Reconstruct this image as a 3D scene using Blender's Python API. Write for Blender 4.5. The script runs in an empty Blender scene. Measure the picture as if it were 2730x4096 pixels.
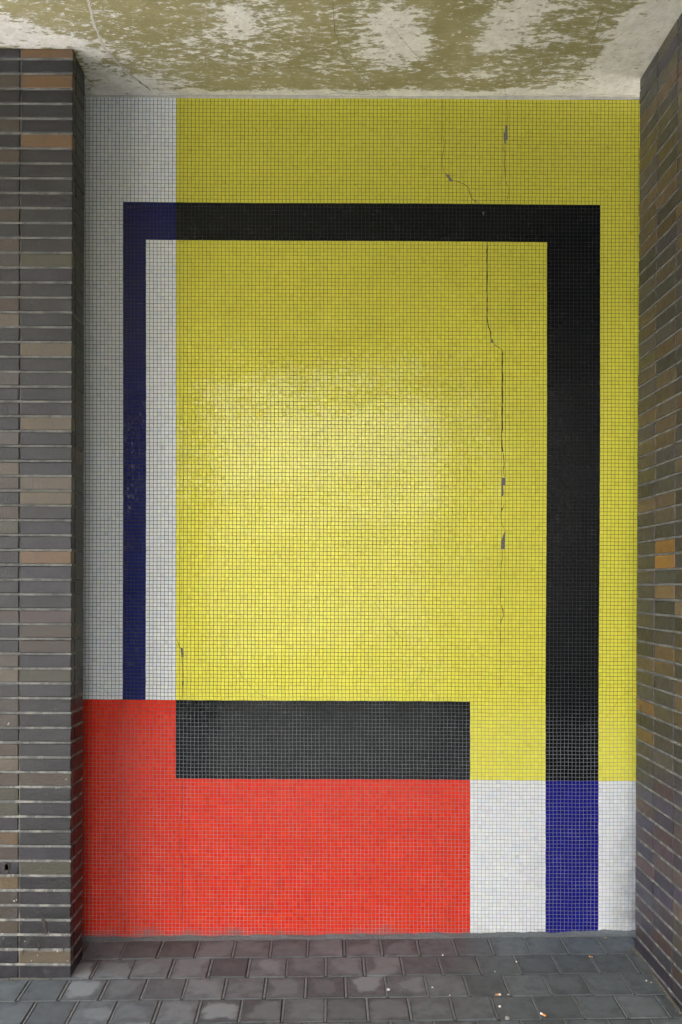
import bpy, math, random
import numpy as np
from mathutils import Matrix, Vector

random.seed(7); rng = np.random.default_rng(7)
C = bpy.context.scene.collection
SC = bpy.context.scene

# ------------------------------------------------------------------ camera
cam_data = bpy.data.cameras.new('camera')
cam = bpy.data.objects.new('camera', cam_data); C.objects.link(cam)
M = Matrix.Rotation(math.radians(90 - 0.3), 4, 'X') @ Matrix.Rotation(math.radians(0.22), 4, 'Z')
M.translation = Vector((0, -3.85, 1.55))
cam.matrix_world = M
cam_data.sensor_width = 36; cam_data.lens = 36 * 3484 / 4096
cam_data.shift_x = 55 / 4096; cam_data.shift_y = 310 / 4096
cam_data.clip_start = 0.05; cam_data.clip_end = 3000
SC.camera = cam

# ------------------------------------------------------------------ sky and sun
SUN_EL, SUN_AZ = 52.0, 200.0          # soft sun of an overcast day, out beyond the open end of the passage
w = bpy.data.worlds.new('World'); SC.world = w; w.use_nodes = True
nt = w.node_tree; nt.nodes.clear()
sky = nt.nodes.new('ShaderNodeTexSky'); sky.sky_type = 'NISHITA'; sky.sun_disc = False
sky.sun_elevation = math.radians(SUN_EL); sky.sun_rotation = math.radians(SUN_AZ)
sky.air_density = 1.0; sky.dust_density = 6.0; sky.ozone_density = 1.0
bg = nt.nodes.new('ShaderNodeBackground'); bg.inputs['Strength'].default_value = 0.15
wo = nt.nodes.new('ShaderNodeOutputWorld')
nt.links.new(sky.outputs[0], bg.inputs[0]); nt.links.new(bg.outputs[0], wo.inputs[0])
sun_d = bpy.data.lights.new('sun', 'SUN'); sun_d.energy = 1.2; sun_d.angle = math.radians(25)
sun_d.color = (1.0, 0.97, 0.94)
sun = bpy.data.objects.new('sun', sun_d); C.objects.link(sun)
az = math.radians(SUN_AZ); el = math.radians(SUN_EL)
sdir = Vector((math.sin(az) * math.cos(el), math.cos(az) * math.cos(el), math.sin(el)))
sun.rotation_euler = sdir.to_track_quat('Z', 'Y').to_euler(); sun.location = (0, -20, 20)
SC.view_settings.view_transform = 'Standard'; SC.view_settings.look = 'None'
SC.view_settings.gamma = 1.0; SC.view_settings.exposure = 2.98
SC.cycles.max_bounces = 10; SC.cycles.diffuse_bounces = 6; SC.cycles.glossy_bounces = 4
SC.cycles.sample_clamp_indirect = 6.0

# ------------------------------------------------------------------ helpers
def tag(o, label=None, cat=None, group=None, kind=None):
    if label: o['label'] = label
    if cat: o['category'] = cat
    if group: o['group'] = group
    if kind: o['kind'] = kind
    return o

def empty(name, loc, label, cat, group=None):
    o = bpy.data.objects.new(name, None); C.objects.link(o)
    o.location = loc; o.empty_display_size = 0.1
    return tag(o, label, cat, group)

class MB:
    """collects polygons with a colour per vertex and an optional uv per corner"""
    def __init__(s): s.v = []; s.f = []; s.c = []; s.uv = []; s.has_uv = False
    def add(s, verts, faces, col=(1, 1, 1), uvs=None):
        n = len(s.v); s.v += [tuple(p) for p in verts]; s.c += [tuple(col) + (1.0,)] * len(verts)
        for k, f in enumerate(faces):
            s.f.append(tuple(n + i for i in f))
        if uvs is not None:
            s.has_uv = True; s.uv += list(uvs)
    def build(s, name, m, parent=None, smooth=False):
        me = bpy.data.meshes.new(name); me.from_pydata(s.v, [], s.f); me.update()
        a = me.color_attributes.new('tint', 'FLOAT_COLOR', 'POINT')
        a.data.foreach_set('color', np.array(s.c, dtype=np.float32).ravel())
        if s.has_uv:
            u = me.uv_layers.new(name='uv'); vi = np.zeros(len(me.loops), dtype=np.int32)
            me.loops.foreach_get('vertex_index', vi)
            u.data.foreach_set('uv', np.array(s.uv, dtype=np.float32)[vi].ravel())
        me.materials.append(m)
        if smooth:
            for p in me.polygons: p.use_smooth = True
        o = bpy.data.objects.new(name, me); C.objects.link(o)
        if parent is not None:
            o.parent = parent; o.matrix_parent_inverse = Matrix.Translation(-Vector(parent.location))
        return o

_cv = []
for sx in (-1, 1):
    for sy in (-1, 1):
        for sz in (-1, 1):
            for ax in range(3): _cv.append(((sx, sy, sz), ax))
_ix = {k: i for i, k in enumerate(_cv)}
def _cham_faces():
    F = []
    for ax in range(3):
        a, b = [i for i in range(3) if i != ax]
        for s in (-1, 1):
            q = []
            for (p, r) in ((-1, -1), (1, -1), (1, 1), (-1, 1)):
                k = [0, 0, 0]; k[ax] = s; k[a] = p; k[b] = r; q.append(_ix[(tuple(k), ax)])
            flip = (s > 0) != (ax != 1)
            F.append(tuple(q if not flip else q[::-1]))
    for ax in range(3):                      # edges running along ax
        a, b = [i for i in range(3) if i != ax]
        for p in (-1, 1):
            for r in (-1, 1):
                k0 = [0, 0, 0]; k1 = [0, 0, 0]
                k0[ax] = -1; k1[ax] = 1
                for k in (k0, k1): k[a] = p; k[b] = r
                F.append((_ix[(tuple(k0), a)], _ix[(tuple(k1), a)], _ix[(tuple(k1), b)], _ix[(tuple(k0), b)]))
    for sx in (-1, 1):
        for sy in (-1, 1):
            for sz in (-1, 1):
                F.append(tuple(_ix[((sx, sy, sz), ax)] for ax in range(3)))
    # orient every face outwards
    out = []
    P = [tuple(s[i] * (1.0 if i == ax else 0.9) for i in range(3)) for (s, ax) in _cv]
    for f in F:
        p = [Vector(P[i]) for i in f]
        n = (p[1] - p[0]).cross(p[2] - p[0]); c = sum(p, Vector()) / len(p)
        out.append(f if n.dot(c) > 0 else f[::-1])
    return out
CHF = _cham_faces()
def cham_box(mb, c, h, b, col, jit=0.0, uv=None, fn=None):
    vs = []
    for (s, ax) in _cv:
        p = [c[i] + s[i] * (h[i] - (0 if i == ax else b)) + (random.uniform(-jit, jit) if jit else 0) for i in range(3)]
        vs.append(fn(p) if fn else p)
    uvs = None
    if uv is not None:
        uvs = [(uv[0] + (s[0] * (h[0] - (0 if ax == 0 else b)) / h[0] * .5 + .5),
                uv[1] + (s[1] * (h[1] - (0 if ax == 1 else b)) / h[1] * .5 + .5)) for (s, ax) in _cv]
    mb.add(vs, CHF, col, uvs)

def box(mb, lo, hi, col=(1, 1, 1)):
    x0, y0, z0 = lo; x1, y1, z1 = hi
    mb.add([(x0,y0,z0),(x1,y0,z0),(x1,y1,z0),(x0,y1,z0),(x0,y0,z1),(x1,y0,z1),(x1,y1,z1),(x0,y1,z1)],
           [(0,3,2,1),(4,5,6,7),(0,1,5,4),(1,2,6,5),(2,3,7,6),(3,0,4,7)], col)

# ------------------------------------------------------------------ material helpers
class NT:
    def __init__(s, name):
        s.m = bpy.data.materials.new(name); s.m.use_nodes = True
        s.t = s.m.node_tree; s.b = s.t.nodes['Principled BSDF']
        s.geo = s.n('ShaderNodeTexCoord').outputs['Object']
    def n(s, t, **kw):
        nd = s.t.nodes.new(t)
        for k, v in kw.items(): setattr(nd, k, v)
        return nd
    def link(s, a, b): s.t.links.new(a, b)
    def _set(s, inp, v):
        if hasattr(v, 'is_output') or isinstance(v, bpy.types.NodeSocket): s.link(v, inp)
        elif isinstance(v, tuple) and len(v) == 3 and len(inp.default_value) == 4: inp.default_value = v + (1,)
        else: inp.default_value = v
    def math(s, op, a, b=0.0, c=None, clamp=False):
        nd = s.n('ShaderNodeMath', operation=op); nd.use_clamp = clamp
        s._set(nd.inputs[0], a); s._set(nd.inputs[1], b)
        if c is not None: s._set(nd.inputs[2], c)
        return nd.outputs[0]
    def mix(s, f, a, b, mode='MIX'):
        nd = s.n('ShaderNodeMix', data_type='RGBA', blend_type=mode)
        s._set(nd.inputs[0], f); s._set(nd.inputs[6], a); s._set(nd.inputs[7], b)
        return nd.outputs[2]
    def noise(s, scale, detail=4, rough=.55, vec=None, dist=0.0, sc=None, off=(0, 0, 0)):
        v = vec if vec is not None else s.geo
        if sc is not None or off != (0, 0, 0):
            mp = s.n('ShaderNodeMapping'); s.link(v, mp.inputs[0])
            if sc: mp.inputs['Scale'].default_value = sc
            mp.inputs['Location'].default_value = off; v = mp.outputs[0]
        nd = s.n('ShaderNodeTexNoise'); s.link(v, nd.inputs['Vector'])
        nd.inputs['Scale'].default_value = scale; nd.inputs['Detail'].default_value = detail
        nd.inputs['Roughness'].default_value = rough; nd.inputs['Distortion'].default_value = dist
        return nd.outputs[0]
    def ramp(s, f, lo, hi, a=0.0, b=1.0):
        nd = s.n('ShaderNodeMapRange', interpolation_type='SMOOTHSTEP'); s._set(nd.inputs[0], f)
        nd.inputs[1].default_value = lo; nd.inputs[2].default_value = hi
        nd.inputs[3].default_value = a; nd.inputs[4].default_value = b
        return nd.outputs[0]
    def xyz(s):
        nd = s.n('ShaderNodeSeparateXYZ'); s.link(s.geo, nd.inputs[0]); return nd.outputs
    def attr(s):
        nd = s.n('ShaderNodeAttribute'); nd.attribute_name = 'tint'; return nd.outputs['Color']
    def bump(s, h, strength=.3, dist=.01):
        nd = s.n('ShaderNodeBump'); nd.inputs['Strength'].default_value = strength
        nd.inputs['Distance'].default_value = dist; s.link(h, nd.inputs['Height'])
        s.link(nd.outputs[0], s.b.inputs['Normal'])
    def base(s, c): s._set(s.b.inputs['Base Color'], c)
    def rough(s, r): s._set(s.b.inputs['Roughness'], r)

def mat_plain(name, col, rough=.8, var=.25, scale=60):
    t = NT(name); f = t.noise(scale, 5)
    t.base(t.mix(f, tuple(c * (1 - var) for c in col), tuple(min(1, c * (1 + var)) for c in col)))
    t.rough(rough); t.bump(t.noise(scale * 3, 3), .3, .002); return t.m

def mat_tile(name, col, rough, grime, glint=(1, 1, 1)):
    t = NT(name); x, y, z = t.xyz()
    base = t.mix(1.0, col, t.attr(), 'MULTIPLY')
    # faint cloudiness over whole sheets, shade painted in up the wall, smudges gathered in a few tiles, dust at the foot
    cl = t.noise(1.6, 5, .6)
    base = t.mix(t.ramp(cl, .45, .75, 0, .16), base, tuple(c * .70 + .004 for c in col))
    top_shade = t.math('ADD', z, t.math('MULTIPLY', t.math('SUBTRACT', t.noise(2.5, 7, .65, off=(6, 6, 2)), .5), 1.6))
    base = t.mix(t.ramp(top_shade, 1.7, 3.2, 0, .06 if min(col) > .4 else .42), base, tuple(c * .45 for c in col))  # weaker light under the ceiling put into the colour as upward darkening
    sp = t.math('MULTIPLY', t.ramp(t.noise(55, 3, .6), .60, .74), t.ramp(z, 2.4, 3.6, .03, .55))
    base = t.mix(sp, base, grime)
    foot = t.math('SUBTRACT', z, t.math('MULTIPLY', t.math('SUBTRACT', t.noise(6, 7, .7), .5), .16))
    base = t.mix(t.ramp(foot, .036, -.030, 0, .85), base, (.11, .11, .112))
    haze = t.math('MULTIPLY', t.ramp(t.noise(3.2, 7, .66, off=(3, 0, 5)), .5, .72), t.ramp(z, .75, .1, 0, .45))
    base = t.mix(haze, base, tuple(c * .45 + .012 for c in col))
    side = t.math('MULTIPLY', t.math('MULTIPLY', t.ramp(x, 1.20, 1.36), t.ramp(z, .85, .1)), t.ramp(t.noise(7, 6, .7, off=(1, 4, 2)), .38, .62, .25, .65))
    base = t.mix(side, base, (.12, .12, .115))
    t.base(base)
    fr = t.noise(9, 4, .6)
    t.rough(t.math('ADD', t.math('MULTIPLY', fr, .12), rough - .085))
    t.bump(t.math('ADD', t.math('MULTIPLY', t.noise(70, 2, .5), 1.0), t.math('MULTIPLY', t.noise(260, 2), .25)), .12, .004)
    t.b.inputs['IOR'].default_value = 1.36
    return t.m

M_WHITE = mat_tile('white_glass_tile', (.60, .622, .622), .16, (.17, .17, .15))
M_YELLOW = mat_tile('yellow_glass_tile', (.62, .59, .068), .15, (.18, .14, .02))
M_BLACK = mat_tile('black_glass_tile', (.0030, .0048, .0072), .17, (.015, .015, .015))
M_NAVY = mat_tile('navy_glass_tile', (.005, .009, .092), .17, (.01, .01, .04))
M_BLUE = mat_tile('blue_glass_tile', (.003, .005, .155), .16, (.02, .02, .10))
M_RED = mat_tile('red_glass_tile', (.56, .022, .004), .18, (.25, .03, .02))

def mat_grout():
    t = NT('tile_grout'); x, y, z = t.xyz()
    n = t.noise(3.5, 6, .65); h = t.math('ADD', z, t.math('MULTIPLY', t.math('SUBTRACT', n, .5), .5))
    c = t.mix(t.ramp(h, 2.1, .9), (.018, .018, .012), (.035, .035, .03))
    c = t.mix(t.ramp(h, 1.12, .85), c, (.165, .175, .180))
    w_ = t.math('MULTIPLY', t.ramp(t.noise(7, 8, .72), .42, .66), t.ramp(h, 1.0, .3, 0, .8))
    c = t.mix(w_, c, (.31, .31, .305))
    c = t.mix(t.ramp(t.noise(22, 4, .6, off=(7, 2, 1)), .55, .72, 0, .6), c, (.09, .085, .075))
    t.base(c); t.rough(.9); return t.m
M_GROUT = mat_grout()
M_BED = mat_plain('bare_mortar', (.12, .112, .10), .95, .35, 160)
M_CRACK = mat_plain('crack_gap', (.02, .018, .012), 1.0, .3, 50)

def mat_brick():
    t = NT('clinker_brick'); b = t.mix(1.0, t.attr(), (.485, .49, .50), 'MULTIPLY')
    n1 = t.noise(9, 5, .62, sc=(1, 1, 2.2)); n2 = t.noise(26, 4, .6, off=(4, 1, 2))
    b = t.mix(t.ramp(n1, .40, .68, 0, .55), b, t.mix(.5, b, (.045, .045, .049)))
    b = t.mix(t.ramp(n2, .52, .75, 0, .30), b, (.018, .018, .019))
    b = t.mix(t.ramp(t.noise(420, 2, .5), .64, .72, 0, .8), b, (.02, .02, .02))
    b = t.mix(t.ramp(t.noise(95, 5, .75, off=(1, 8, 3)), .72, .80, 0, .45), b, (.17, .165, .155))
    x, y, z = t.xyz()
    b = t.mix(t.math('MULTIPLY', t.ramp(t.noise(14, 6, .7, off=(9, 1, 0)), .54, .74), t.ramp(z, .9, .0, 0, .30)), b, (.12, .12, .13))
    t.base(b)
    t.rough(t.math('ADD', t.math('MULTIPLY', n2, .25), .24))
    t.bump(t.math('ADD', t.noise(150, 4, .7), t.math('MULTIPLY', t.noise(38, 3), .5)), .7, .004)
    t.b.inputs['Specular IOR Level'].default_value = .40
    return t.m
M_BRICK = mat_brick()
def mat_mortar():
    t = NT('brick_mortar'); x, y, z = t.xyz()
    c = t.mix(t.ramp(t.noise(12, 6, .65), .35, .7), (.075, .078, .074), (.150, .153, .142))
    wht = t.math('MULTIPLY', t.ramp(t.noise(22, 6, .7, sc=(1, 1, .4)), .48, .62), t.ramp(z, 1.5, .5, .25, .8))
    c = t.mix(wht, c, (.25, .245, .215)); t.base(c); t.rough(.95)
    t.bump(t.noise(220, 4, .7), .6, .003); return t.m
M_MORTAR = mat_mortar()

# blobs of bare plaster on the ceiling: x, d (distance from mosaic), radius x, radius d, amount
BLOBS = [(.235,.54,.075,.07,.30),(.30,.36,.11,.09,.34),(.12,.33,.06,.04,.10),(-.40,.56,.05,.04,.16),(-.385,.46,.05,.05,.18),
         (-.28,.56,.10,.10,.10),(.70,.50,.10,.09,.22),(.66,.39,.07,.06,.26),(.80,.59,.12,.05,.20),(.86,.42,.12,.05,.12),(1.27,.52,.13,.16,.42),
         (1.27,.30,.11,.16,.42),(1.29,.12,.11,.12,.40),(1.12,.07,.22,.05,.25),(-1.26,.46,.10,.06,.42),(-1.15,.385,.13,.028,.40),
         (-.98,.27,.06,.10,.22),(-.92,.09,.12,.08,.30),(-.76,.10,.12,.05,.20),(-.55,.40,.10,.05,.09),(-.5,.28,.2,.05,.06),
         (.62,.17,.10,.025,.16),(1.0,.25,.2,.06,.05),(-.17,.30,.2,.08,.05),(.1,.2,.25,.05,.03),(-.86,.36,.05,.05,.10),
         (0,-.9,1,.3,.1),(.45,.45,.07,.2,-.16),(-.7,.5,.12,.08,-.05),(.5,.10,.5,.04,-.05),(-.6,.2,.1,.04,-.04)]
def mat_ceiling():
    t = NT('peeling_ceiling_paint'); x, y, z = t.xyz()
    d = t.math('MULTIPLY', y, -1.0)
    warp = t.noise(5, 3, .5, off=(2, 2, 2))
    xw = t.math('ADD', x, t.math('MULTIPLY', t.math('SUBTRACT', warp, .5), .16))
    dw = t.math('ADD', d, t.math('MULTIPLY', t.math('SUBTRACT', t.noise(6, 3, .5, off=(8, 1, 0)), .5), .12))
    acc = None
    for (bx, bd, rx, rd, a) in BLOBS:
        u = t.math('DIVIDE', t.math('SUBTRACT', xw, bx), rx * 1.25); v = t.math('DIVIDE', t.math('SUBTRACT', dw, bd), rd * 1.25)
        r2 = t.math('ADD', t.math('MULTIPLY', u, u), t.math('MULTIPLY', v, v))
        g = t.math('MULTIPLY', t.math('EXPONENT', t.math('MULTIPLY', r2, -1.0)), a)
        acc = g if acc is None else t.math('ADD', acc, g)
    band = t.math('ADD', t.ramp(dw, .085, .02, 0, .34), t.ramp(d, .06, .015, 0, .2))
    acc = t.math('ADD', acc, band)
    n1 = t.noise(1, 5, .60, sc=(20, 46, 1), dist=.25)
    n2 = t.noise(1, 6, .62, sc=(5, 11, 1), off=(5, 5, 0))
    n3 = t.noise(1, 4, .75, sc=(60, 150, 1))
    f = t.math('ADD', t.math('MULTIPLY', n1, .56), t.math('MULTIPLY', n2, .18))
    f = t.math('ADD', f, t.math('MULTIPLY', n3, .28)); f = t.math('ADD', f, t.math('MULTIPLY', acc, .56))
    m1 = t.ramp(f, .568, .588); m0 = t.ramp(f, .50, .585, 0, .30)
    m = t.math('MAXIMUM', m1, m0)
    olive = t.mix(t.ramp(t.noise(4, 5, .6), .35, .7), (.295, .265, .120), (.37, .335, .168))
    olive = t.mix(t.ramp(n3, .45, .65, 0, .18), olive, (.34, .32, .22))
    wh = t.mix(t.ramp(t.noise(22, 8, .75), .38, .62), (.70, .68, .61), (.84, .83, .77))
    c = t.mix(m, olive, wh)
    fk = t.math('ADD', t.math('MULTIPLY', t.noise(1, 6, .62, sc=(34, 62, 1), off=(9, 3, 0)), .8), t.math('MULTIPLY', t.noise(3, 3, .5, off=(1, 7, 0)), .2))
    c = t.mix(t.ramp(fk, .600, .618, 0, .85), c, wh)
    dk = t.noise(1, 6, .6, sc=(30, 55, 1), off=(2, 8, 0))
    c = t.mix(t.ramp(dk, .635, .65, 0, .7), c, olive)
    spk = t.ramp(t.noise(75, 3, .5, off=(3, 3, 3)), .745, .79, 0, .7)
    c = t.mix(spk, c, (.06, .05, .04))
    t.base(c); t.rough(.85)
    t.bump(t.math('ADD', t.math('MULTIPLY', t.noise(60, 5, .6), .5), t.math('MULTIPLY', m1, -.4)), .7, .008)
    return t.m
M_CEIL = mat_ceiling()
M_LIP = mat_plain('grey_plaster_edge', (.40, .39, .355), .95, .35, 45)
M_CRACKLIP = mat_plain('filled_plaster', (.58, .56, .49), .95, .25, 60)

def mat_paver():
    t = NT('concrete_paver'); a = t.attr()
    uv = t.n('ShaderNodeUVMap'); uv.uv_map = 'uv'
    sp = t.n('ShaderNodeSeparateXYZ'); t.link(uv.outputs[0], sp.inputs[0])
    u = t.math('FRACT', sp.outputs[0]); v = t.math('FRACT', sp.outputs[1])
    e = t.math('MINIMUM', t.math('MINIMUM', u, t.math('SUBTRACT', 1.0, u)), t.math('MINIMUM', v, t.math('SUBTRACT', 1.0, v)))
    n = t.noise(8, 5, .52, off=(2, 9, 1)); n2 = t.noise(24, 6, .65, off=(7, 7, 0))
    ee = t.math('ADD', e, t.math('MULTIPLY', t.math('SUBTRACT', n, .5), 1.3))
    sc = t.n('ShaderNodeSeparateColor'); t.link(a, sc.inputs[0])
    centre = t.math('MULTIPLY', t.ramp(ee, .06, .24), sc.outputs[1])
    tone = sc.outputs[0]
    c0 = t.mix(tone, (.053, .063, .068), (.097, .114, .122))
    c0 = t.mix(t.ramp(n2, .38, .68, 0, .55), c0, (.036, .044, .046))
    c = t.mix(centre, c0, (.165, .190, .198))
    c = t.mix(t.ramp(e, .045, .0, 0, .35), c, (.032, .034, .034))
    c = t.mix(t.ramp(t.noise(240, 3, .6), .66, .74, 0, .5), c, (.20, .20, .20))
    c = t.mix(t.ramp(t.noise(170, 3, .6, off=(5, 0, 0)), .68, .76, 0, .6), c, (.03, .03, .028))
    t.base(c); t.rough(t.math('ADD', t.math('MULTIPLY', n2, .25), .55))
    t.bump(t.math('ADD', t.noise(260, 4, .7), t.math('MULTIPLY', n, 2.0)), .3, .003); return t.m
M_PAVER = mat_paver()
M_JOINT = mat_plain('joint_sand', (.040, .040, .036), 1.0, .5, 120)
M_SKIRT = mat_plain('rough_cement', (.115, .128, .131), 1.0, .45, 90)
M_GROUND = mat_plain('pale_paving', (.50, .50, .49), .9, .15, 3)

# ------------------------------------------------------------------ ground outside and pavement under the passage
def fz(x, d):
    d2 = d if d < 1.2 else 1.2 + (d - 1.2) * .15
    return -.012 - .06 * d2 + .0146 * (x + .664)

g = MB(); S = 1500.
zg = fz(0, 5.9) - .012
g.add([(-S, -S, zg), (S, -S, zg), (S, S, zg), (-S, S, zg)], [(0, 1, 2, 3)])
tag(g.build('ground', M_GROUND), kind='structure')

lw = MB(); nx_, ny_ = 24, 20; L = []
for j in range(ny_ + 1):
    for i in range(nx_ + 1):
        L.append((-7 + 15*i/nx_, -6.4 - 14*j/ny_, zg + .02 + random.uniform(0, .03)))
lw.add(L, [(j*(nx_+1)+i, (j+1)*(nx_+1)+i, (j+1)*(nx_+1)+i+1, j*(nx_+1)+i+1) for j in range(ny_) for i in range(nx_)])
tag(lw.build('unseen_dark_lawn', mat_plain('grass', (.030, .048, .022), 1.0, .5, 30)), kind='structure')  # unseen dark grass added so the black bar mirrors less light
XL, XR = -4.2, 1.316
pv = MB()
row_edges = [.033] + [.195 + .162 * i for i in range(37)]
PP = .158
for r in range(len(row_edges) - 1):
    d0, d1 = row_edges[r], row_edges[r + 1]
    phase = .080 if r % 2 == 0 else 0.0
    k0 = int(math.floor((XL - phase) / PP)) - 1
    for k in range(k0, k0 + 40):
        x0 = phase + PP * k + random.uniform(-.002, .002); x1 = phase + PP * (k + 1) + random.uniform(-.002, .002)
        x0 = max(x0 + .0058, -4.2); x1 = min(x1 - .0058, 1.42 if r == 0 else 1.32)
        if x1 - x0 < .02: continue
        y0 = -d1 + .0022 + random.uniform(-.001, .001); y1 = -d0 - .0022 + random.uniform(-.001, .001)
        tone = random.uniform(.0, 1.0); cen = random.choice([.1, .25, .4, .6, .9]) if r > 0 else random.choice([.1, .25, .4])
        if x0 > .3: cen *= .4
        dz = random.uniform(-.0014, .0014); ta = random.uniform(-.008, .008); tb = random.uniform(-.008, .008)
        cx_, cy_ = (x0 + x1) / 2, (y0 + y1) / 2
        def fn(p, cx_=cx_, cy_=cy_, dz=dz, ta=ta, tb=tb):
            return (p[0], p[1], fz(p[0], -p[1]) + p[2] + dz + ta * (p[0] - cx_) + tb * (p[1] - cy_))
        cham_box(pv, (cx_, cy_, -.02), ((x1 - x0) / 2, (y1 - y0) / 2, .02), .0035, (tone, cen, 0), .0004,
                 uv=(float(k + 40), float(r)), fn=fn)
tag(pv.build('pavement', M_PAVER), kind='structure')
# sand-filled joints: a sheet just below the paver tops, raised into rough beads between the pavers
js = MB(); NX, ND = 60, 60
vs = []; fs = []
xs = np.linspace(-4.25, 1.45, NX + 1); ds = np.concatenate([np.linspace(-.01, 1.2, 45), np.linspace(1.5, 6.1, 12)])
for d in ds:
    for x in xs: vs.append((x, -d, fz(x, d) - .0042))
W = NX + 1
for j in range(len(ds) - 1):
    for i in range(NX): fs.append((j * W + i, (j + 1) * W + i, (j + 1) * W + i + 1, j * W + i + 1))
js.add(vs, fs); tag(js.build('joint_sand', M_JOINT), kind='structure')
bd = MB()
for r in range(6):
    d0, d1 = row_edges[r], row_edges[r + 1]; phase = .080 if r % 2 == 0 else 0.0
    for k in range(-10, 10):
        xc = phase + PP * k
        if not (-1.45 < xc < 1.31): continue
        n = 12; L = []
        for i in range(n + 1):
            d = d0 + .004 + (d1 - d0 - .008) * i / n; j = random.uniform(-.0007, .0007); hh = -.0008 + random.uniform(-.0008, .0008)
            for (o_, h_) in ((-.0048, -.0044), (-.0026, hh), (.0028, hh), (.0050, -.0044)):
                L.append((xc + o_ + j, -d, fz(xc, d) + h_))
        F = [(i * 4 + q, i * 4 + q + 1, (i + 1) * 4 + q + 1, (i + 1) * 4 + q) for i in range(n) for q in range(3)]
        bd.add(L, [f[::-1] for f in F])
tag(bd.build('joint_mortar', M_SKIRT), kind='structure')

# ------------------------------------------------------------------ mosaic wall
PX, PZ = .016703, .01651
X0, Z0 = -.6695, 3.6965
def region(c, r):
    if r < 28: return 'wo' if c < 0 else 'yo'
    if r < 38:
        if c < -14: return 'wo'
        if c < 0: return 'nv'
        return 'bf' if c < 112 else 'yo'
    if r < 161:
        if c < -14: return 'wo'
        if c < -8: return 'nv'
        if c < 0: return 'wi'
        if c < 98: return 'yi'
        return 'bf' if c < 112 else 'yo'
    if r < 182:
        if c < 0: return 'rd'
        if c < 78: return 'bb'
        if c < 98: return 'yi'
        return 'bf' if c < 112 else 'yo'
    if c < 78: return 'rd'
    if c < 98: return 'wm'
    return 'bl' if c < 112 else 'wr'
INFO = {'wo': ('white_field', M_WHITE, 'tall white tile field at the left edge beside the pillar'),
        'wi': ('white_field', M_WHITE, 'narrow white tile strip between the navy band and the yellow field'),
        'wm': ('white_field', M_WHITE, 'bright white tile block between the red field and the blue block'),
        'wr': ('white_field', M_WHITE, 'grubby white tile block at the foot of the right brick wall'),
        'yo': ('yellow_field', M_YELLOW, 'yellow tile field outside and above the black band'),
        'yi': ('yellow_field', M_YELLOW, 'large shiny yellow tile field framed by the black band'),
        'bf': ('black_band', M_BLACK, 'black tile band running across the top and down the right'),
        'bb': ('black_band', M_BLACK, 'glossy black tile bar lying on top of the red field'),
        'nv': ('blue_band', M_NAVY, 'dark navy tile band turning down the left side'),
        'bl': ('blue_band', M_BLUE, 'bright blue tile block at the foot of the black band'),
        'rd': ('red_field', M_RED, 'red tile field along the bottom left')}
def warp(c, r):
    x = X0 + c * PX; z = Z0 - r * PZ
    x += -.002 * (z - 1.85) + .0012 * math.sin(z * 3.1 + 1.3) * (1 if c > 60 else .5)
    z += -.0035 * (x + .67) / 1.87 + .0011 * math.sin(x * 4.3) * math.sin(z * 2.3)
    x += .0005 * math.sin(r * .9 + c * .05) * (1 if r > 150 else .45) + .0003 * math.sin(r * 2.3)
    z += .0004 * math.sin(c * .8 + r * .04) * (1.2 if r > 150 else .4)
    return x, z
mosaic = empty('mosaic_wall', (0, 0, 0), 'tall wall of small square glass tiles in yellow, black, white, navy and red fields', 'mosaic wall')
PATCHES = []   # filled below, in tile coordinates
def cz(pts, ox, oy, s):     # photo-survey units to tile columns / rows
    out = []
    for a, b in pts:
        px, py = ox + a / s, oy + b / s
        out.append(((px - 705) / 15.11, (py - 390.5 - .0042 * (px - 705)) / 14.96))
    return out
PATCHES.append(cz([(295,1225),(340,1250),(378,1250),(385,1290),(420,1330),(455,1345),(380,1347)], 1700, 380, 3.92))
PATCHES.append(cz([(672,1480),(690,1510),(706,1560),(688,1550)], 1700, 380, 3.92))
PATCHES.append(cz([(755,1638),(800,1638),(798,1672)], 1700, 380, 3.92))
PATCHES.append(cz([(886,1830),(918,1830),(914,1885)], 1700, 380, 3.92))
PATCHES.append(cz([(1240,468),(1277,468),(1279,702),(1245,703),(1245,758),(1225,758),(1215,640),(1217,585),(1235,580)], 1700, 380, 3.92))
PATCHES.append(cz([(1252,1345),(1266,1350),(1278,1412),(1266,1400)], 1700, 380, 3.92))
PATCHES.append(cz([(474,277),(487,280),(492,304),(474,305)], 1700, 1200, 1.81))
PATCHES.append(cz([(448,165),(455,168),(460,200),(452,196)], 1700, 1200, 1.81))
PATCHES.append(cz([(553,1065),(560,1070),(564,1090),(553,1090)], 1700, 1200, 1.81))
PATCHES.append(cz([(551,1280),(580,1280),(580,1334),(562,1334),(567,1390),(564,1413),(551,1413)], 1700, 1200, 1.81))
PATCHES.append(cz([(549,1495),(563,1497),(554,1524)], 1700, 1200, 1.81))
PATCHES.append(cz([(578,1660),(579,1797),(549,1797),(549,1745),(563,1700)], 1700, 1200, 1.81))
PATCHES.append(cz([(560,2228),(569,2232),(571,2258),(566,2255)], 1700, 1200, 1.81))
PATCHES.append(cz([(546,2060),(553,2060),(551,2074)], 1700, 1200, 1.81))
PATCHES.append(cz([(416,1487),(421,1487),(423,1512),(418,1506)], 0, 0, 1/1.741))
PATCHES.append(cz([(419,1564),(422,1564),(422,1574),(420,1574)], 0, 0, 1/1.741))

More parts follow.
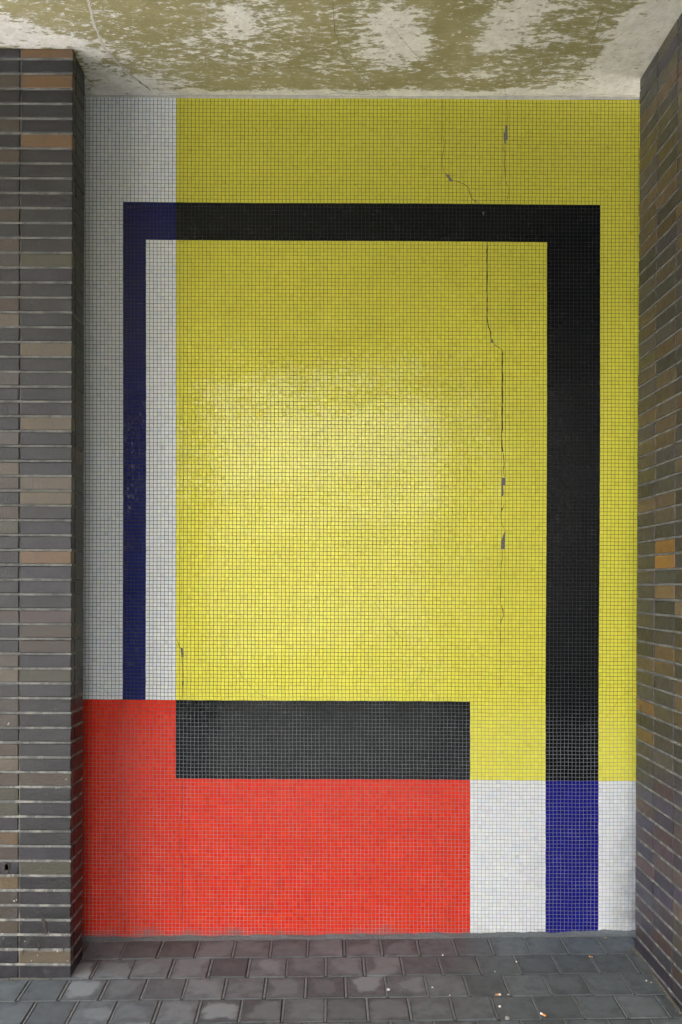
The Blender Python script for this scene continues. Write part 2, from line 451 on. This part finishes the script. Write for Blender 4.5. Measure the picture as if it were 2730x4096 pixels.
def clip_half(poly, a, b, keep_left):
    out = []
    for i in range(len(poly)):
        p, q = poly[i], poly[(i + 1) % len(poly)]
        sp = (b[0]-a[0])*(p[1]-a[1]) - (b[1]-a[1])*(p[0]-a[0]); sq = (b[0]-a[0])*(q[1]-a[1]) - (b[1]-a[1])*(q[0]-a[0])
        if not keep_left: sp, sq = -sp, -sq
        if sp >= 0: out.append(p)
        if (sp >= 0) != (sq >= 0):
            u = sp / (sp - sq); out.append((p[0] + u*(q[0]-p[0]), p[1] + u*(q[1]-p[1])))
    return out
def inside(p, poly):
    r = False; n = len(poly)
    for i in range(n):
        a, b = poly[i], poly[(i+1) % n]
        if (a[1] > p[1]) != (b[1] > p[1]) and p[0] < (b[0]-a[0])*(p[1]-a[1])/(b[1]-a[1]) + a[0]: r = not r
    return r
mbs = {k: MB() for k in INFO}
TH, G, IN = .0012, .00074, .0003
G_LOW = .00085
base_tint = {}
for r in range(0, 226):
    for c in range(-27, 129):
        k = region(c, r); mb = mbs[k]
        gx = G + random.uniform(-.0001, .00018); gz = G + random.uniform(-.0001, .00018)
        if r < 161 and k != 'yi': gx += .00008; gz += .00008
        if k in ('rd', 'bl', 'bb'): gx += .00002; gz += .00002
        P4 = [warp(c, r + 1), warp(c + 1, r + 1), warp(c + 1, r), warp(c, r)]
        sg = [(1, 1), (-1, 1), (-1, -1), (1, -1)]
        jx, jz = random.uniform(-.00016, .00016), random.uniform(-.00016, .00016)
        nx = random.gauss(0, .0115) + .013 * math.sin(c * .33 + 1.1 * math.sin(r * .11)); nz = random.gauss(0, .0115) + .012 * math.sin(r * .41 + c * .07)
        vb, vt = [], []
        cxx = sum(p[0] for p in P4) / 4; czz = sum(p[1] for p in P4) / 4
        for (p, s) in zip(P4, sg):
            xa, za = p[0] + s[0]*gx + jx, p[1] + s[1]*gz + jz
            vb.append((xa, -.0001, za))
            xt, zt = xa + s[0]*IN, za + s[1]*IN
            vt.append((xt, -TH - nx*(xt - cxx) - nz*(zt - czz), zt))
        q = random.gauss(1.0, .022)
        if random.random() < .012: q *= .9
        w_ = random.gauss(0, .018)
        tint = (q, q * (1 + w_), q * (1 - w_))
        if k in ('yo', 'yi') and random.random() < .06: tint = (q * 1.0, q * .96, q * .85)
        if k in ('wo', 'wi', 'wm', 'wr') and random.random() < .3: tint = (q * .94, q * .98, q * 1.03)
        if k == 'rd':
            q2 = random.gauss(1.0, .05); tint = (q2, q2 * random.uniform(.6, 1.5), q2)
        if k in ('nv', 'bl'):
            q2 = random.gauss(1.0, .08); tint = (q2, q2, q2)
        mb.add(vb + vt, [(4,5,6,7),(0,1,5,4),(1,2,6,5),(2,3,7,6),(3,0,4,7)], tint)
for k, (nm, m, lb) in INFO.items():
    o = mbs[k].build(nm, m, mosaic); o['label'] = lb
gb = MB(); box(gb, (-1.30, 0, -.40), (1.60, .30, 3.698)); gb.build('grout_bed', M_GROUT, mosaic)

def wall_pt(c, r, off):
    x, z = warp(c, r); return (x, -off, z)
cr = MB(); mo = MB()
def ribbon(mb, pts, wd, fn, jit=.15):
    """thin strip of varying width following pts; fn maps (a, b) to 3D"""
    L = []
    dense = []
    for i in range(len(pts) - 1):
        n = max(1, int(math.dist(pts[i], pts[i+1]) / .9))
        for j in range(n):
            u = j / n; dense.append((pts[i][0]*(1-u)+pts[i+1][0]*u + random.uniform(-jit, jit)*.4, pts[i][1]*(1-u)+pts[i+1][1]*u))
    dense.append(pts[-1])
    for i, p in enumerate(dense):
        a = dense[max(0, i-1)]; b = dense[min(len(dense)-1, i+1)]
        t = (b[0]-a[0], b[1]-a[1]); l = math.hypot(*t) or 1; nrm = (-t[1]/l, t[0]/l)
        ww = wd * random.uniform(.6, 1.3) * (.4 if i in (0, len(dense)-1) else 1)
        L.append(fn(p[0]+nrm[0]*ww/2, p[1]+nrm[1]*ww/2)); L.append(fn(p[0]-nrm[0]*ww/2, p[1]-nrm[1]*ww/2))
    F = [(2*i, 2*i+1, 2*i+3, 2*i+2) for i in range(len(dense)-1)]
    mb.add(L, F)
wf = lambda a, b: wall_pt(a, b, TH + .00045)
for P in PATCHES:
    n = len(P); top = [wall_pt(a, b, TH + .00030) for a, b in P]; bot = [wall_pt(a, b, -.0002) for a, b in P]
    mo.add(top + bot, [tuple(range(n))[::-1]] + [(i, (i+1) % n, n+(i+1) % n, n+i) for i in range(n)])
mo.build('bare_mortar', M_BED, mosaic)['label'] = 'grey patches where tiles have broken away'
A = (1700, 380, 3.92)
ribbon(cr, cz([(262,50),(262,640),(285,760),(275,870),(262,930),(258,1110),(290,1225)], *A), .10, wf)
ribbon(cr, cz([(455,1345),(490,1350),(600,1395),(675,1450),(685,1530),(740,1640),(830,1695)], *A), .16, wf)
ribbon(cr, cz([(1262,0),(1262,180),(1277,235),(1277,460)], *A), .10, wf)
ribbon(cr, cz([(1225,770),(1222,850),(1240,920),(1225,1050),(1240,1180),(1255,1350)], *A), .12, wf)
ribbon(cr, cz([(1275,1410),(1295,1480),(1290,1580),(1275,1640),(1250,1750),(1235,1820)], *A), .08, wf)
B = (1700, 1200, 1.81)
ribbon(cr, cz([(448,-430),(447,-200),(447,143),(455,190),(472,225),(475,278)], *B), .20, wf)
ribbon(cr, cz([(490,303),(500,320),(528,338),(557,357)], *B), .15, wf)
ribbon(cr, cz([(557,357),(557,650),(556,940),(551,960),(556,1065),(560,1095)], *B), .22, wf)
ribbon(cr, cz([(560,1095),(565,1130),(570,1180),(563,1230),(572,1275)], *B), .16, wf)
ribbon(cr, cz([(551,1413),(549,1520),(549,1605),(563,1632),(575,1660)], *B), .10, wf)
ribbon(cr, cz([(570,1470),(555,1523)], *B), .10, wf)
ribbon(cr, cz([(560,1797),(562,1870),(552,1900),(549,1990),(549,2200),(565,2230),(571,2280),(555,2310),(549,2353),(551,2800)], *B), .13, wf)
Dd = (0, 0, 1/1.741)
ribbon(cr, cz([(405,1465),(417,1490),(421,1530),(421,1575),(420,1606)], *Dd), .13, wf)
ribbon(cr, cz([(421,900),(419,1000),(421,1100),(416,1250),(418,1320),(416,1400)], *Dd), .05, wf)
ribbon(cr, cz([(421,1790),(419,1870),(413,1900),(413,1960),(421,1975),(420,2120)], *Dd), .12, wf)
for pts in ([(205,1410),(240,1425),(275,1440)], [(208,1568),(240,1585),(262,1602)], [(985,1515),(960,1560),(925,1600)],
            [(1100,1500),(1160,1520),(1250,1514)], [(540,1530),(590,1590),(625,1606)], [(1390,1650),(1420,1610),(1455,1575)],
            [(860,1380),(900,1440),(930,1470)], [(190,1352),(215,1348)]):
    ribbon(cr, cz(pts, *Dd), .045, wf, .4)
cr.build('crack', M_CRACK, mosaic)['label'] = 'thin dark cracks wandering down the tiles'
# rough cement strip where the mosaic meets the paving
sk = MB(); n = 260; L = []
for i in range(n + 1):
    x = -1.25 + 2.72 * i / n
    s = .0022*math.sin(x*17)+.0016*math.sin(x*41+1)+.0012*math.sin(x*93)+random.uniform(-.0014, .0014)
    f0 = fz(x, 0)
    right = max(0, x - .9) * .012
    L += [(x, -.0005, f0+.005+s+right), (x, -.006+s*.3, f0+.0045+s+right*.8), (x, -.018+random.uniform(-.002, .002), f0+.002+random.uniform(-.0008, .0008)), (x, -.030+.006*math.sin(x*29)+random.uniform(-.003, .003), f0-.0016+random.uniform(-.0005,.0006)), (x, -.040, fz(x,.04)-.006)]
sk.add(L, [(i*5+q, i*5+q+1, (i+1)*5+q+1, (i+1)*5+q) for i in range(n) for q in range(4)])
sk.build('cement_fillet', M_SKIRT, mosaic)

# ------------------------------------------------------------------ brickwork
CO = .0597
DK = [(.078,.073,.080),(.070,.071,.072),(.066,.062,.072),(.072,.076,.073),(.082,.075,.078),(.062,.060,.060),(.075,.068,.085),(.085,.080,.078)]
BR = [(.115,.085,.058),(.105,.074,.052),(.125,.098,.062),(.095,.075,.055)]
OR = [(.30,.165,.062),(.26,.15,.065)]
TN = [(.21,.165,.100),(.19,.150,.100)]
OL = [(.105,.098,.058)]
def pick(L): 
    c = random.choice(L); q = random.uniform(.86, 1.14); return tuple(v*q for v in c)
def auto(pb=.3):
    u = random.random()
    return pick(BR) if u < pb*.75 else pick(TN) if u < pb*.85 else pick(OL) if u < pb else pick(DK)
def mortar_bead(mb, p0, p1, nrm, up=.0105):
    """tooled joint: leans out from under one course down to the next"""
    L = []; ln = math.dist(p0, p1); n = max(2, int(ln / .012))
    for i in range(n + 1):
        u = i / n; x = p0[0]*(1-u)+p1[0]*u; y = p0[1]*(1-u)+p1[1]*u; z = p0[2]
        o0, o1 = -.0028, -.0004 + random.uniform(-.0012, .0008)
        j = random.uniform(-.0007, .0007)
        for o, h in ((o0, up/2), (o0*.75, up*.22+j), (o1, -up*.22+j), (o1, -up/2 + .0005), (-.006, -up/2)):
            L.append((x + nrm[0]*o, y + nrm[1]*o, z + h))
    mb.add(L, [(i*5+q, i*5+q+1, (i+1)*5+q+1, (i+1)*5+q) for i in range(n) for q in range(4)])

# --- pillar on the left: front face at d .345, back at .172
pillar = empty('brick_pillar', (-1.13, -.345, -.04), 'dark clinker brick pillar with tan and orange bricks standing in front of the left edge of the mosaic', 'pillar')
PF, PB_, PXR = -.345, -.172, -1.0290
ztop_joint = 3.6564         # first joint below the top course
SPEC_R = {0:OR[0],2:OR[0],6:OR[1],20:TN[0],25:TN[0],29:TN[1],30:TN[0],34:OR[1],38:(.12,.085,.075),35:(.075,.068,.088),3:DK[5],1:DK[5]}
SPEC_L = {18:TN[1],22:(.14,.115,.10),26:(.14,.115,.10),28:TN[1],38:BR[1],41:BR[2],44:BR[3],45:BR[0],47:BR[0],48:TN[1],50:OL[0],51:OL[0],53:(.20,.12,.04),54:BR[0],56:(.22,.15,.06),58:BR[3],59:BR[2],14:(.10,.085,.07),11:BR[3]}
bw = MB(); mt = MB()
box(mt, (-1.90, PF + .006, -.35), (PXR - .006, PB_ - .004, 3.6985))
box(mt, (-1.90, PB_ - .004, -.35), (-1.31, .30, 3.6985))
i = 0
while True:
    zt = 3.7125 if i == 0 else ztop_joint - (i-1)*CO - .0045
    zt = min(zt, 3.6975); zb = ztop_joint - i*CO + .0045
    if i > 0: zt = ztop_joint - (i-1)*CO - .0045
    if zt < -.10: break
    j = random.uniform(-.0006, .0006)
    for (xa, xb, sp) in ((-1.2365, PXR, SPEC_R), (-1.4445, -1.2415, SPEC_L), (-1.6475, -1.4495, {}), (-1.8525, -1.6525, {})):
        col = sp[i] if i in sp else auto(.08 if sp is SPEC_R else .2)
        q = random.uniform(.92, 1.08) * (.80 if col[0] > 1.25*col[2] else .38); col = tuple(v*q for v in col)
        o = random.uniform(-.0012, .0012); ex = random.uniform(-.0014, .0006) if xb == PXR else random.uniform(-.0006, .0006)
        cham_box(bw, ((xa+xb+ex)/2, PF + .0225 + o, (zt+zb)/2 + j), ((xb-xa+ex)/2, .0225, (zt-zb)/2), .0028, col, .0007)
        if xb == PXR:
            cs = {27: (.10, .05, .022), 35: (.06, .04, .015), 37: (.05, .035, .015), 39: (.07, .035, .015)}.get(i, pick([(.016, .017, .014), (.013, .014, .013), (.022, .018, .014)]))  # near-black bricks: shade of this side face put into their colour
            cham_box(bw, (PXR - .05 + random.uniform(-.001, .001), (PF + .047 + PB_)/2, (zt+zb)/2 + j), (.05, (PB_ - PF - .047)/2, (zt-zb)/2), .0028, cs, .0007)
    zj = ztop_joint - i*CO
    mortar_bead(mt, (-1.90, PF, zj), (PXR, PF, zj), (0, -1))
    mortar_bead(mt, (PXR, PF, zj), (PXR, PB_, zj), (1, 0))
    i += 1
bw.build('brickwork', M_BRICK, pillar); mt.build('mortar', M_MORTAR, pillar)
# dark dried splashes and white flecks on the front face
def ray_front(px, py):
    return ((px-1310)/3484*(3.85-.345) + .0, 1.55 - (py-2358)/3484*(3.85-.345) - .0183)
sp = MB()
def blot(mb, cx, cz_, rx, rz, y, n=18, ir=.35, ang=0):
    L = []
    for k in range(n):
        a = 2*math.pi*k/n; q = 1 + random.uniform(-ir, ir)
        u, v = rx*q*math.cos(a), rz*q*math.sin(a)
        L.append((cx + u*math.cos(ang) - v*math.sin(ang), y, cz_ + u*math.sin(ang) + v*math.cos(ang)))
    mb.add(L, [tuple(range(n))])
for (px, py, rx, rz, an) in [(27,3472,.017,.018,0),(30,3483,.008,.022,0),(180,3700,.006,.024,.25),(188,3735,.004,.014,0),(160,3790,.005,.022,0),(160,3765,.004,.012,.1),(194,3589,.010,.0025,.05),(156,3655,.008,.0045,.8),(97,3815,.004,.010,-.2),(259,3800,.003,.018,0)]:
    x, z = ray_front(px, py); blot(sp, x, z, rx, rz, PF - .0022, ang=an)
sp.build('dried_splash', mat_plain('dried_splash', (.030, .023, .020), .45, .2, 40), pillar)
fl = MB()
for (px, py, r_) in [(228,3158,.003),(268,3122,.0035),(38,2898,.004),(35,2903,.003),(15,3742,.004),(104,3771,.0025),(155,3828,.003),(235,3812,.0045),(200,3735,.002),(90,3700,.002),(130,3850,.0025),(60,3610,.004),(70,3606,.003),(275,3850,.002),(18,3760,.002)]:
    x, z = ray_front(px, py); blot(fl, x, z, r_, r_*.6, PF - .0024, 9, .4, random.uniform(0, 3))
for k in range(35):
    x = random.uniform(-1.33, -1.04); z = random.uniform(0, 1)**2*1.3
    blot(fl, x, z, random.uniform(.0006, .0013), random.uniform(.0005, .001), PF - .0024, 6, .3)
fl.build('paint_fleck', mat_plain('pale_fleck', (.35, .35, .33), .8, .15, 90), pillar)

# --- wall on the right
rwall = empty('brick_wall', (XR, -.148, .0), 'long dark clinker brick wall with brown and orange bricks along the right side of the passage', 'brick wall')
R0 = 1.5565                    # a joint at eye height
C0 = {3:(.075,.073,.075),6:(.145,.105,.062),9:(.115,.09,.068),12:(.12,.088,.055),13:(.11,.085,.060),15:(.10,.078,.058),18:(.105,.082,.055),
      1:(.105,.092,.075),2:(.088,.08,.066),-3:(.09,.08,.062),-6:(.13,.10,.06),-9:OR[1],-11:(.16,.105,.045),-16:(.15,.10,.048),-18:(.095,.066,.060),
      -20:(.11,.065,.052),-23:(.088,.066,.062),-25:(.082,.063,.06),-7:(.10,.088,.06),-17:(.065,.062,.085),-19:(.06,.06,.082),-21:(.06,.057,.064),-22:(.075,.078,.095),
      30:(.13,.10,.05),31:(.11,.09,.052),26:(.10,.075,.05),25:(.09,.07,.05),21:(.085,.08,.065)}
C1 = {3:(.36,.19,.05),2:(.34,.18,.05),-1:(.24,.165,.085),-5:(.15,.10,.05),-6:(.14,.10,.058),10:(.125,.09,.06),11:(.115,.085,.06),12:(.10,.082,.065),13:(.11,.085,.06),
      14:(.115,.088,.06),16:(.11,.08,.05),15:(.045,.046,.046),6:(.12,.09,.065),5:(.11,.09,.07),-9:(.10,.092,.066),-14:(.115,.07,.055),-17:(.11,.07,.05),-19:(.10,.08,.06),
      -16:(.08,.068,.078),-22:(.08,.068,.062),-18:(.085,.055,.055),33:(.15,.095,.05),29:(.115,.085,.05),27:(.12,.09,.055),24:(.11,.085,.05)}
bw = MB(); mt = MB()
box(mt, (XR + .006, -6.0, -.5), (XR + .32, -.150, 3.6985))
RZ = 3.7
ylist = [-.148, -.348, -.5485]
while ylist[-1] > -5.9: ylist.append(ylist[-1] - .2005)
for n_ in range(-33, 37):
    zb = R0 + n_*CO + .0045; zt = R0 + (n_+1)*CO - .0045
    idx = n_ + 1 if n_ >= 0 else n_      # +1 is just above eye height, -1 just below
    if zb > 3.69: break
    zt = min(zt, 3.6975)
    for k in range(len(ylist) - 1):
        ya, yb = ylist[k] - (.0 if k == 0 else .0025), ylist[k+1] + .0025
        col = (C0.get(idx) if k == 0 else C1.get(idx) if k == 1 else None) or auto(.22 if k < 2 else .45)
        if k == 0 and idx < -10 and idx not in C0: col = pick(DK[:3])
        q = random.uniform(.80, 1.35) * (1.15 if col[0] > 1.25*col[2] else 1.0); col = tuple(v*q*w_ for v, w_ in zip(col, (1.06, .98, 1.02))); o = random.uniform(-.0012, .0012)
        cham_box(bw, (XR + .05 + o, (ya+yb)/2, (zt+zb)/2), (.05, (ya-yb)/2, (zt-zb)/2), .0028, col, .0007)
    mortar_bead(mt, (XR, -5.9, R0 + n_*CO), (XR, -.148, R0 + n_*CO), (-1, 0))
bw.build('brickwork', M_BRICK, rwall); mt.build('mortar', M_MORTAR, rwall)
mk = MB()
def rw(pts, wd, mb, off=.0022):
    L = []
    for q, (d, z) in enumerate(pts):
        ww = wd*random.uniform(.7, 1.3); L += [(XR-off, -d-ww/2, z), (XR-off, -d+ww/2, z)]
    mb.add(L, [(2*q, 2*q+1, 2*q+3, 2*q+2) for q in range(len(pts)-1)])
rw([(.212,1.055),(.210,1.04),(.213,1.02),(.208,1.00),(.206,.985),(.209,.975),(.203,.968)], .005, mk)
rw([(.200,.99),(.204,.982),(.212,.972)], .004, mk)
mk.build('pen_mark', mat_plain('black_marker', (.012, .012, .012), .6, .1, 30), rwall)

# --- unseen pier added behind the camera to bound the sheen on the left
pier = empty('sheen_block_pier', (-2.3, -5.75, -.1), 'unseen clinker pier added to block sky from the tile reflections', 'pillar')
b2 = MB(); m2 = MB(); box(m2, (-2.8+.006, -5.9, -.5), (-1.4-.006, -5.606, 3.6985))
for n_ in range(-33, 37):
    zb = R0 + n_*CO + .0045; zt = min(R0 + (n_+1)*CO - .0045, 3.6975)
    if zb > 3.69: break
    for k in range(7):
        cham_box(b2, (-2.7+k*.2, -5.65, (zt+zb)/2), (.0975, .05, (zt-zb)/2), .0028, auto(.3), 0)
b2.build('brickwork', M_BRICK, pier); m2.build('mortar', M_MORTAR, pier)

# ------------------------------------------------------------------ ceiling
ceil = empty('plaster_ceiling', (0, -1, 3.70), 'olive painted plaster ceiling with large peeling pale patches and cracks', 'ceiling')
cb = MB()
box(cb, (-4.2, -5.95, 3.70), (1.9, .35, 4.1)); cb.build('plaster_slab', M_CEIL, ceil)
lp = MB(); n = 200; L = []
for i in range(n+1):
    x = -1.25 + 2.75*i/n
    a = .0035*math.sin(x*5.1) + .0012*math.sin(x*23) + random.uniform(-.0007, .0007)
    L += [(x, -.0008, 3.6930 - max(0, -x-.4)*.003 + a*.5), (x, -.004, 3.6945 + a*.3), (x, -.009 + a, 3.6985), (x, -.014+a, 3.7004)]
lp.add(L, [(i*4+q, (i+1)*4+q, (i+1)*4+q+1, i*4+q+1) for i in range(n) for q in range(3)])
lp.build('plaster_edge', M_LIP, ceil)
cc = MB(); cl = MB()
cf = lambda a, b: (a, -b, 3.6988)
cf2 = lambda a, b: (a, -b, 3.6993)
def cribbon(mb, pts, wd, fn):
    P = []
    for i in range(len(pts)-1):
        m_ = 9
        for j in range(m_):
            u = j/m_; P.append((pts[i][0]*(1-u)+pts[i+1][0]*u + random.uniform(-.0022, .0022), pts[i][1]*(1-u)+pts[i+1][1]*u + random.uniform(-.0015, .0015)))
    P.append(pts[-1]); L = []
    for i, p in enumerate(P):
        a = P[max(0, i-1)]; b = P[min(len(P)-1, i+1)]; t = (b[0]-a[0], b[1]-a[1]); l = math.hypot(*t) or 1
        ww = wd*random.uniform(.6, 1.35); nx_, ny_ = -t[1]/l*ww/2, t[0]/l*ww/2
        L += [fn(p[0]+nx_, p[1]+ny_), fn(p[0]-nx_, p[1]-ny_)]
    mb.add(L, [(2*i, 2*i+1, 2*i+3, 2*i+2) for i in range(len(P)-1)])
K1 = [(-.888,.70),(-.886,.632),(-.903,.508),(-.903,.346),(-.853,.184),(-.805,.10)]
cribbon(cl, K1, .013, cf2); cribbon(cc, [(a+.004, b) for a, b in K1], .0012, cf)
cribbon(cc, [(-.815,.115),(-.79,.08),(-.779,.05)], .0045, cf)
K2 = [(-.33,.70),(-.316,.635),(-.274,.563),(-.2,.42),(-.166,.234),(-.145,.077)]
cribbon(cc, K2, .0011, cf)
K3 = [(.010,.70),(.012,.637),(.021,.461),(.058,.295),(.173,.111),(.196,.029)]
cribbon(cc, K3, .0012, cf)
cribbon(cc, [(1.017,.60),(1.04,.358),(1.047,.18)], .0014, cf)
cribbon(cc, [(.744,.147),(.755,.08),(.778,.012)], .0012, cf)
cribbon(cc, [(.239,.489),(.30,.39),(.359,.297)], .0010, cf)
cribbon(cc, [(-.75,.022),(-.70,.026),(-.6,.018)], .0014, cf)
cribbon(cc, [(-.02,.02),(.03,.035),(.10,.03),(.18,.022)], .0018, cf)
cribbon(cc, [(.78,.020),(.95,.024),(1.05,.018),(1.2,.03),(1.34,.022)], .0012, cf)
cl.build('crack_filler', M_CRACKLIP, ceil); cc.build('crack', mat_plain('ceiling_crack', (.09, .08, .055), 1, .3, 40), ceil)

# ------------------------------------------------------------------ litter and pebbles on the pavement
M_PEB = mat_plain('pale_stone', (.50, .49, .46), .9, .2, 200); M_PEBD = mat_plain('dark_stone', (.10, .095, .085), .9, .3, 200)
M_CORK = mat_plain('orange_filter_paper', (.62, .26, .06), .8, .15, 200); M_PAPER = mat_plain('white_paper', (.62, .60, .56), .8, .1, 100)
M_LEAF = mat_plain('dry_leaf', (.55, .27, .08), .8, .3, 100); M_LEAF2 = mat_plain('withered_leaf', (.20, .17, .06), .8, .3, 100)
def lump(name, x, d, r, m, label, cat, group=None, flat=.7, asp=1.0):
    import bmesh
    bm = bmesh.new(); bmesh.ops.create_icosphere(bm, subdivisions=2, radius=1)
    s1, s2 = random.uniform(0, 9), random.uniform(0, 9)
    for v in bm.verts:
        q = 1 + .18*math.sin(v.co.x*3+s1)*math.cos(v.co.y*2.7+s2) + random.uniform(-.05, .05)
        v.co = Vector((v.co.x*r*q*asp, v.co.y*r*q, max(v.co.z, -.75)*r*flat*q))
    me = bpy.data.meshes.new(name); bm.to_mesh(me); bm.free()
    me.materials.append(m); o = bpy.data.objects.new(name, me); C.objects.link(o)
    o.location = (x, -d, fz(x, d) + r*flat*.6); o.rotation_euler = (0, 0, random.uniform(0, 3))
    return tag(o, label, cat, group)
GP = 'small stones lying on the pavement'
lump('pebble', .492, .195, .0042, M_PEB, 'white pebble on the joint between first and second paver rows below the red field', 'pebble', GP, .9)
lump('pebble', .788, .259, .0040, M_PEB, 'pale pebble lodged in a paver joint below the white mosaic block', 'pebble', GP, .9)
lump('pebble', .684, .335, .0028, M_PEB, 'tiny white pebble near the front edge of the second paver row', 'pebble', GP)
lump('pebble', .722, .492, .0052, M_PEBD, 'dark pebble right of the orange tipped cigarette butt at the joint', 'pebble', GP)
lump('pebble', .702, .511, .0036, M_PEB, 'small pale pebble between the cigarette butt and the dark pebble', 'pebble', GP)
lump('pebble', .417, .452, .0032, M_PEB, 'small white pebble beside a paver joint in the third row', 'pebble', GP)
lump('pebble', .652, .595, .0048, M_PEB, 'white pebble on the dark paver in front of the cigarette butt', 'pebble', GP, .9)
lump('pebble', .477, .511, .0030, M_PEB, 'tiny pale pebble on the joint line between third and fourth rows left of the butt', 'pebble', GP)
lump('pebble', 1.266, .419, .0038, M_PEB, 'larger of two white flecks on the paver near the right wall', 'pebble', GP)
lump('pebble', 1.280, .432, .0026, M_PEB, 'smaller of two white flecks on the paver near the right wall', 'pebble', GP)
lump('pebble', 1.013, .319, .0036, M_PEBD, 'grey pebble on the bluish paver below the blue mosaic block', 'pebble', GP)
lump('chewing_gum', .244, .467, .0075, M_PEB, 'chewed whitish lump of gum on the dark paver left of centre', 'chewing gum', None, .55)
lump('mortar_chip', .664, .672, .0085, mat_plain('chip_grey', (.33, .32, .29), .9, .2, 100), 'flat pale grey chip near the bottom edge of the picture', 'chip', None, .35, 1.7)
def butt(x, d, rz, ln, label, squash):
    t = empty('cigarette_butt', (x, -d, fz(x, d) + .0035), label, 'cigarette butt'); t.rotation_euler = (0, 0, rz)
    for nm, a, b, m in (('filter', -ln/2, ln*.12, M_CORK), ('paper_end', ln*.12, ln/2, M_PAPER)):
        mb = MB(); n = 12; L = []; K = 5
        for k in range(K+1):
            u = k/K; xx = a + (b-a)*u
            for j in range(n):
                an = 2*math.pi*j/n; rr = .0036*(1 + random.uniform(-.12, .12))*(1.25 if nm == 'paper_end' and squash else 1)
                L.append((xx + random.uniform(-.0006, .0006), rr*math.cos(an), rr*math.sin(an)*(.75 if squash else 1)))
        F = [(k*n+j, k*n+(j+1) % n, (k+1)*n+(j+1) % n, (k+1)*n+j) for k in range(K) for j in range(n)]
        F += [tuple(range(n))[::-1], tuple(K*n+j for j in range(n))]
        mb.add(L, F); o = mb.build(nm, m); o.parent = t
butt(.662, .514, .15, .020, 'crushed cigarette butt with orange filter and white paper lying across the joint', True)
butt(.800, .655, 2.2, .022, 'thin orange cigarette butt standing askew in a paver joint near the bottom edge', False)
def leaf(name, x, d, r, rz, m, label):
    mb = MB(); L = [(0, 0, .004)]; n = 12
    for k in range(n):
        a = 2*math.pi*k/n; q = 1 + random.uniform(-.25, .25)
        L.append((r*q*math.cos(a), r*.55*q*math.sin(a), .002 + .005*abs(math.sin(a*1.5)) ))
    top = [(a, b, c+.0006) for a, b, c in L]
    F = [(0, 1+k, 1+(k+1) % n) for k in range(n)]; F2 = [(n+1, n+2+(k+1) % n, n+2+k) for k in range(n)]
    E_ = [(1+k, n+2+k, n+2+(k+1) % n, 1+(k+1) % n) for k in range(n)]
    mb.add(L + top, [f[::-1] for f in F] + [f[::-1] for f in F2] + E_)
    o = mb.build(name, m); o.location = (x, -d, fz(x, d)); o.rotation_euler = (0, 0, rz); tag(o, label, 'leaf')
leaf('dry_leaf', 1.105, .228, .009, -.9, M_LEAF, 'orange dry leaf scrap caught in a joint of the second paver row on the right')
leaf('dry_leaf', 1.218, .062, .010, .2, M_LEAF2, 'olive brown leaf scrap close to the mosaic foot at the right')
# grit gathered in the joints and along the right wall: nobody could count it
gr = MB()
def grain(x, d, s):
    z = fz(x, d) + s*.3; c = random.uniform(.4, 1.3)
    P = [(x+random.uniform(-s, s), -d+random.uniform(-s, s), z+s*.6*k) for k in (-1, -1, -1, 1, 1)]
    P = [(x-s, -d-s*.7, z-s*.5), (x+s, -d-s*.6, z-s*.5), (x+.1*s, -d+s, z-s*.5), (x+random.uniform(-.3, .3)*s, -d, z+s*.8)]
    gr.add(P, [(0, 2, 1), (0, 1, 3), (1, 2, 3), (2, 0, 3)], (c, c*.97, c*.88))
for k in range(1500): 
    d = random.uniform(.14, .75); grain(1.313 - abs(random.gauss(0, .006)), d, random.uniform(.0008, .0024))
for k in range(1400):
    d = random.uniform(.03, .75); ri = random.choice(row_edges[:5]); x = random.uniform(-1.3, 1.3)
    grain(x, ri + random.gauss(0, .0016), random.uniform(.0005, .0015))
for k in range(2200): grain(random.uniform(-1.05, 1.35), abs(random.gauss(.024, .011)) + .004, random.uniform(.0006, .0019))
for k in range(500): grain(random.uniform(-1.3, 1.3), random.uniform(.04, .75), random.uniform(.0005, .0012))
for k in range(500): grain(random.uniform(-1.33, -1.03), .347 + abs(random.gauss(0, .006)), random.uniform(.0008, .002))
t = NT('grit'); t.base(t.mix(1.0, (.13, .125, .11), t.attr(), 'MULTIPLY')); t.rough(1.0)
tag(gr.build('grit', t.m), 'loose sand and grit in the paver joints and along the walls', 'grit', kind='stuff')
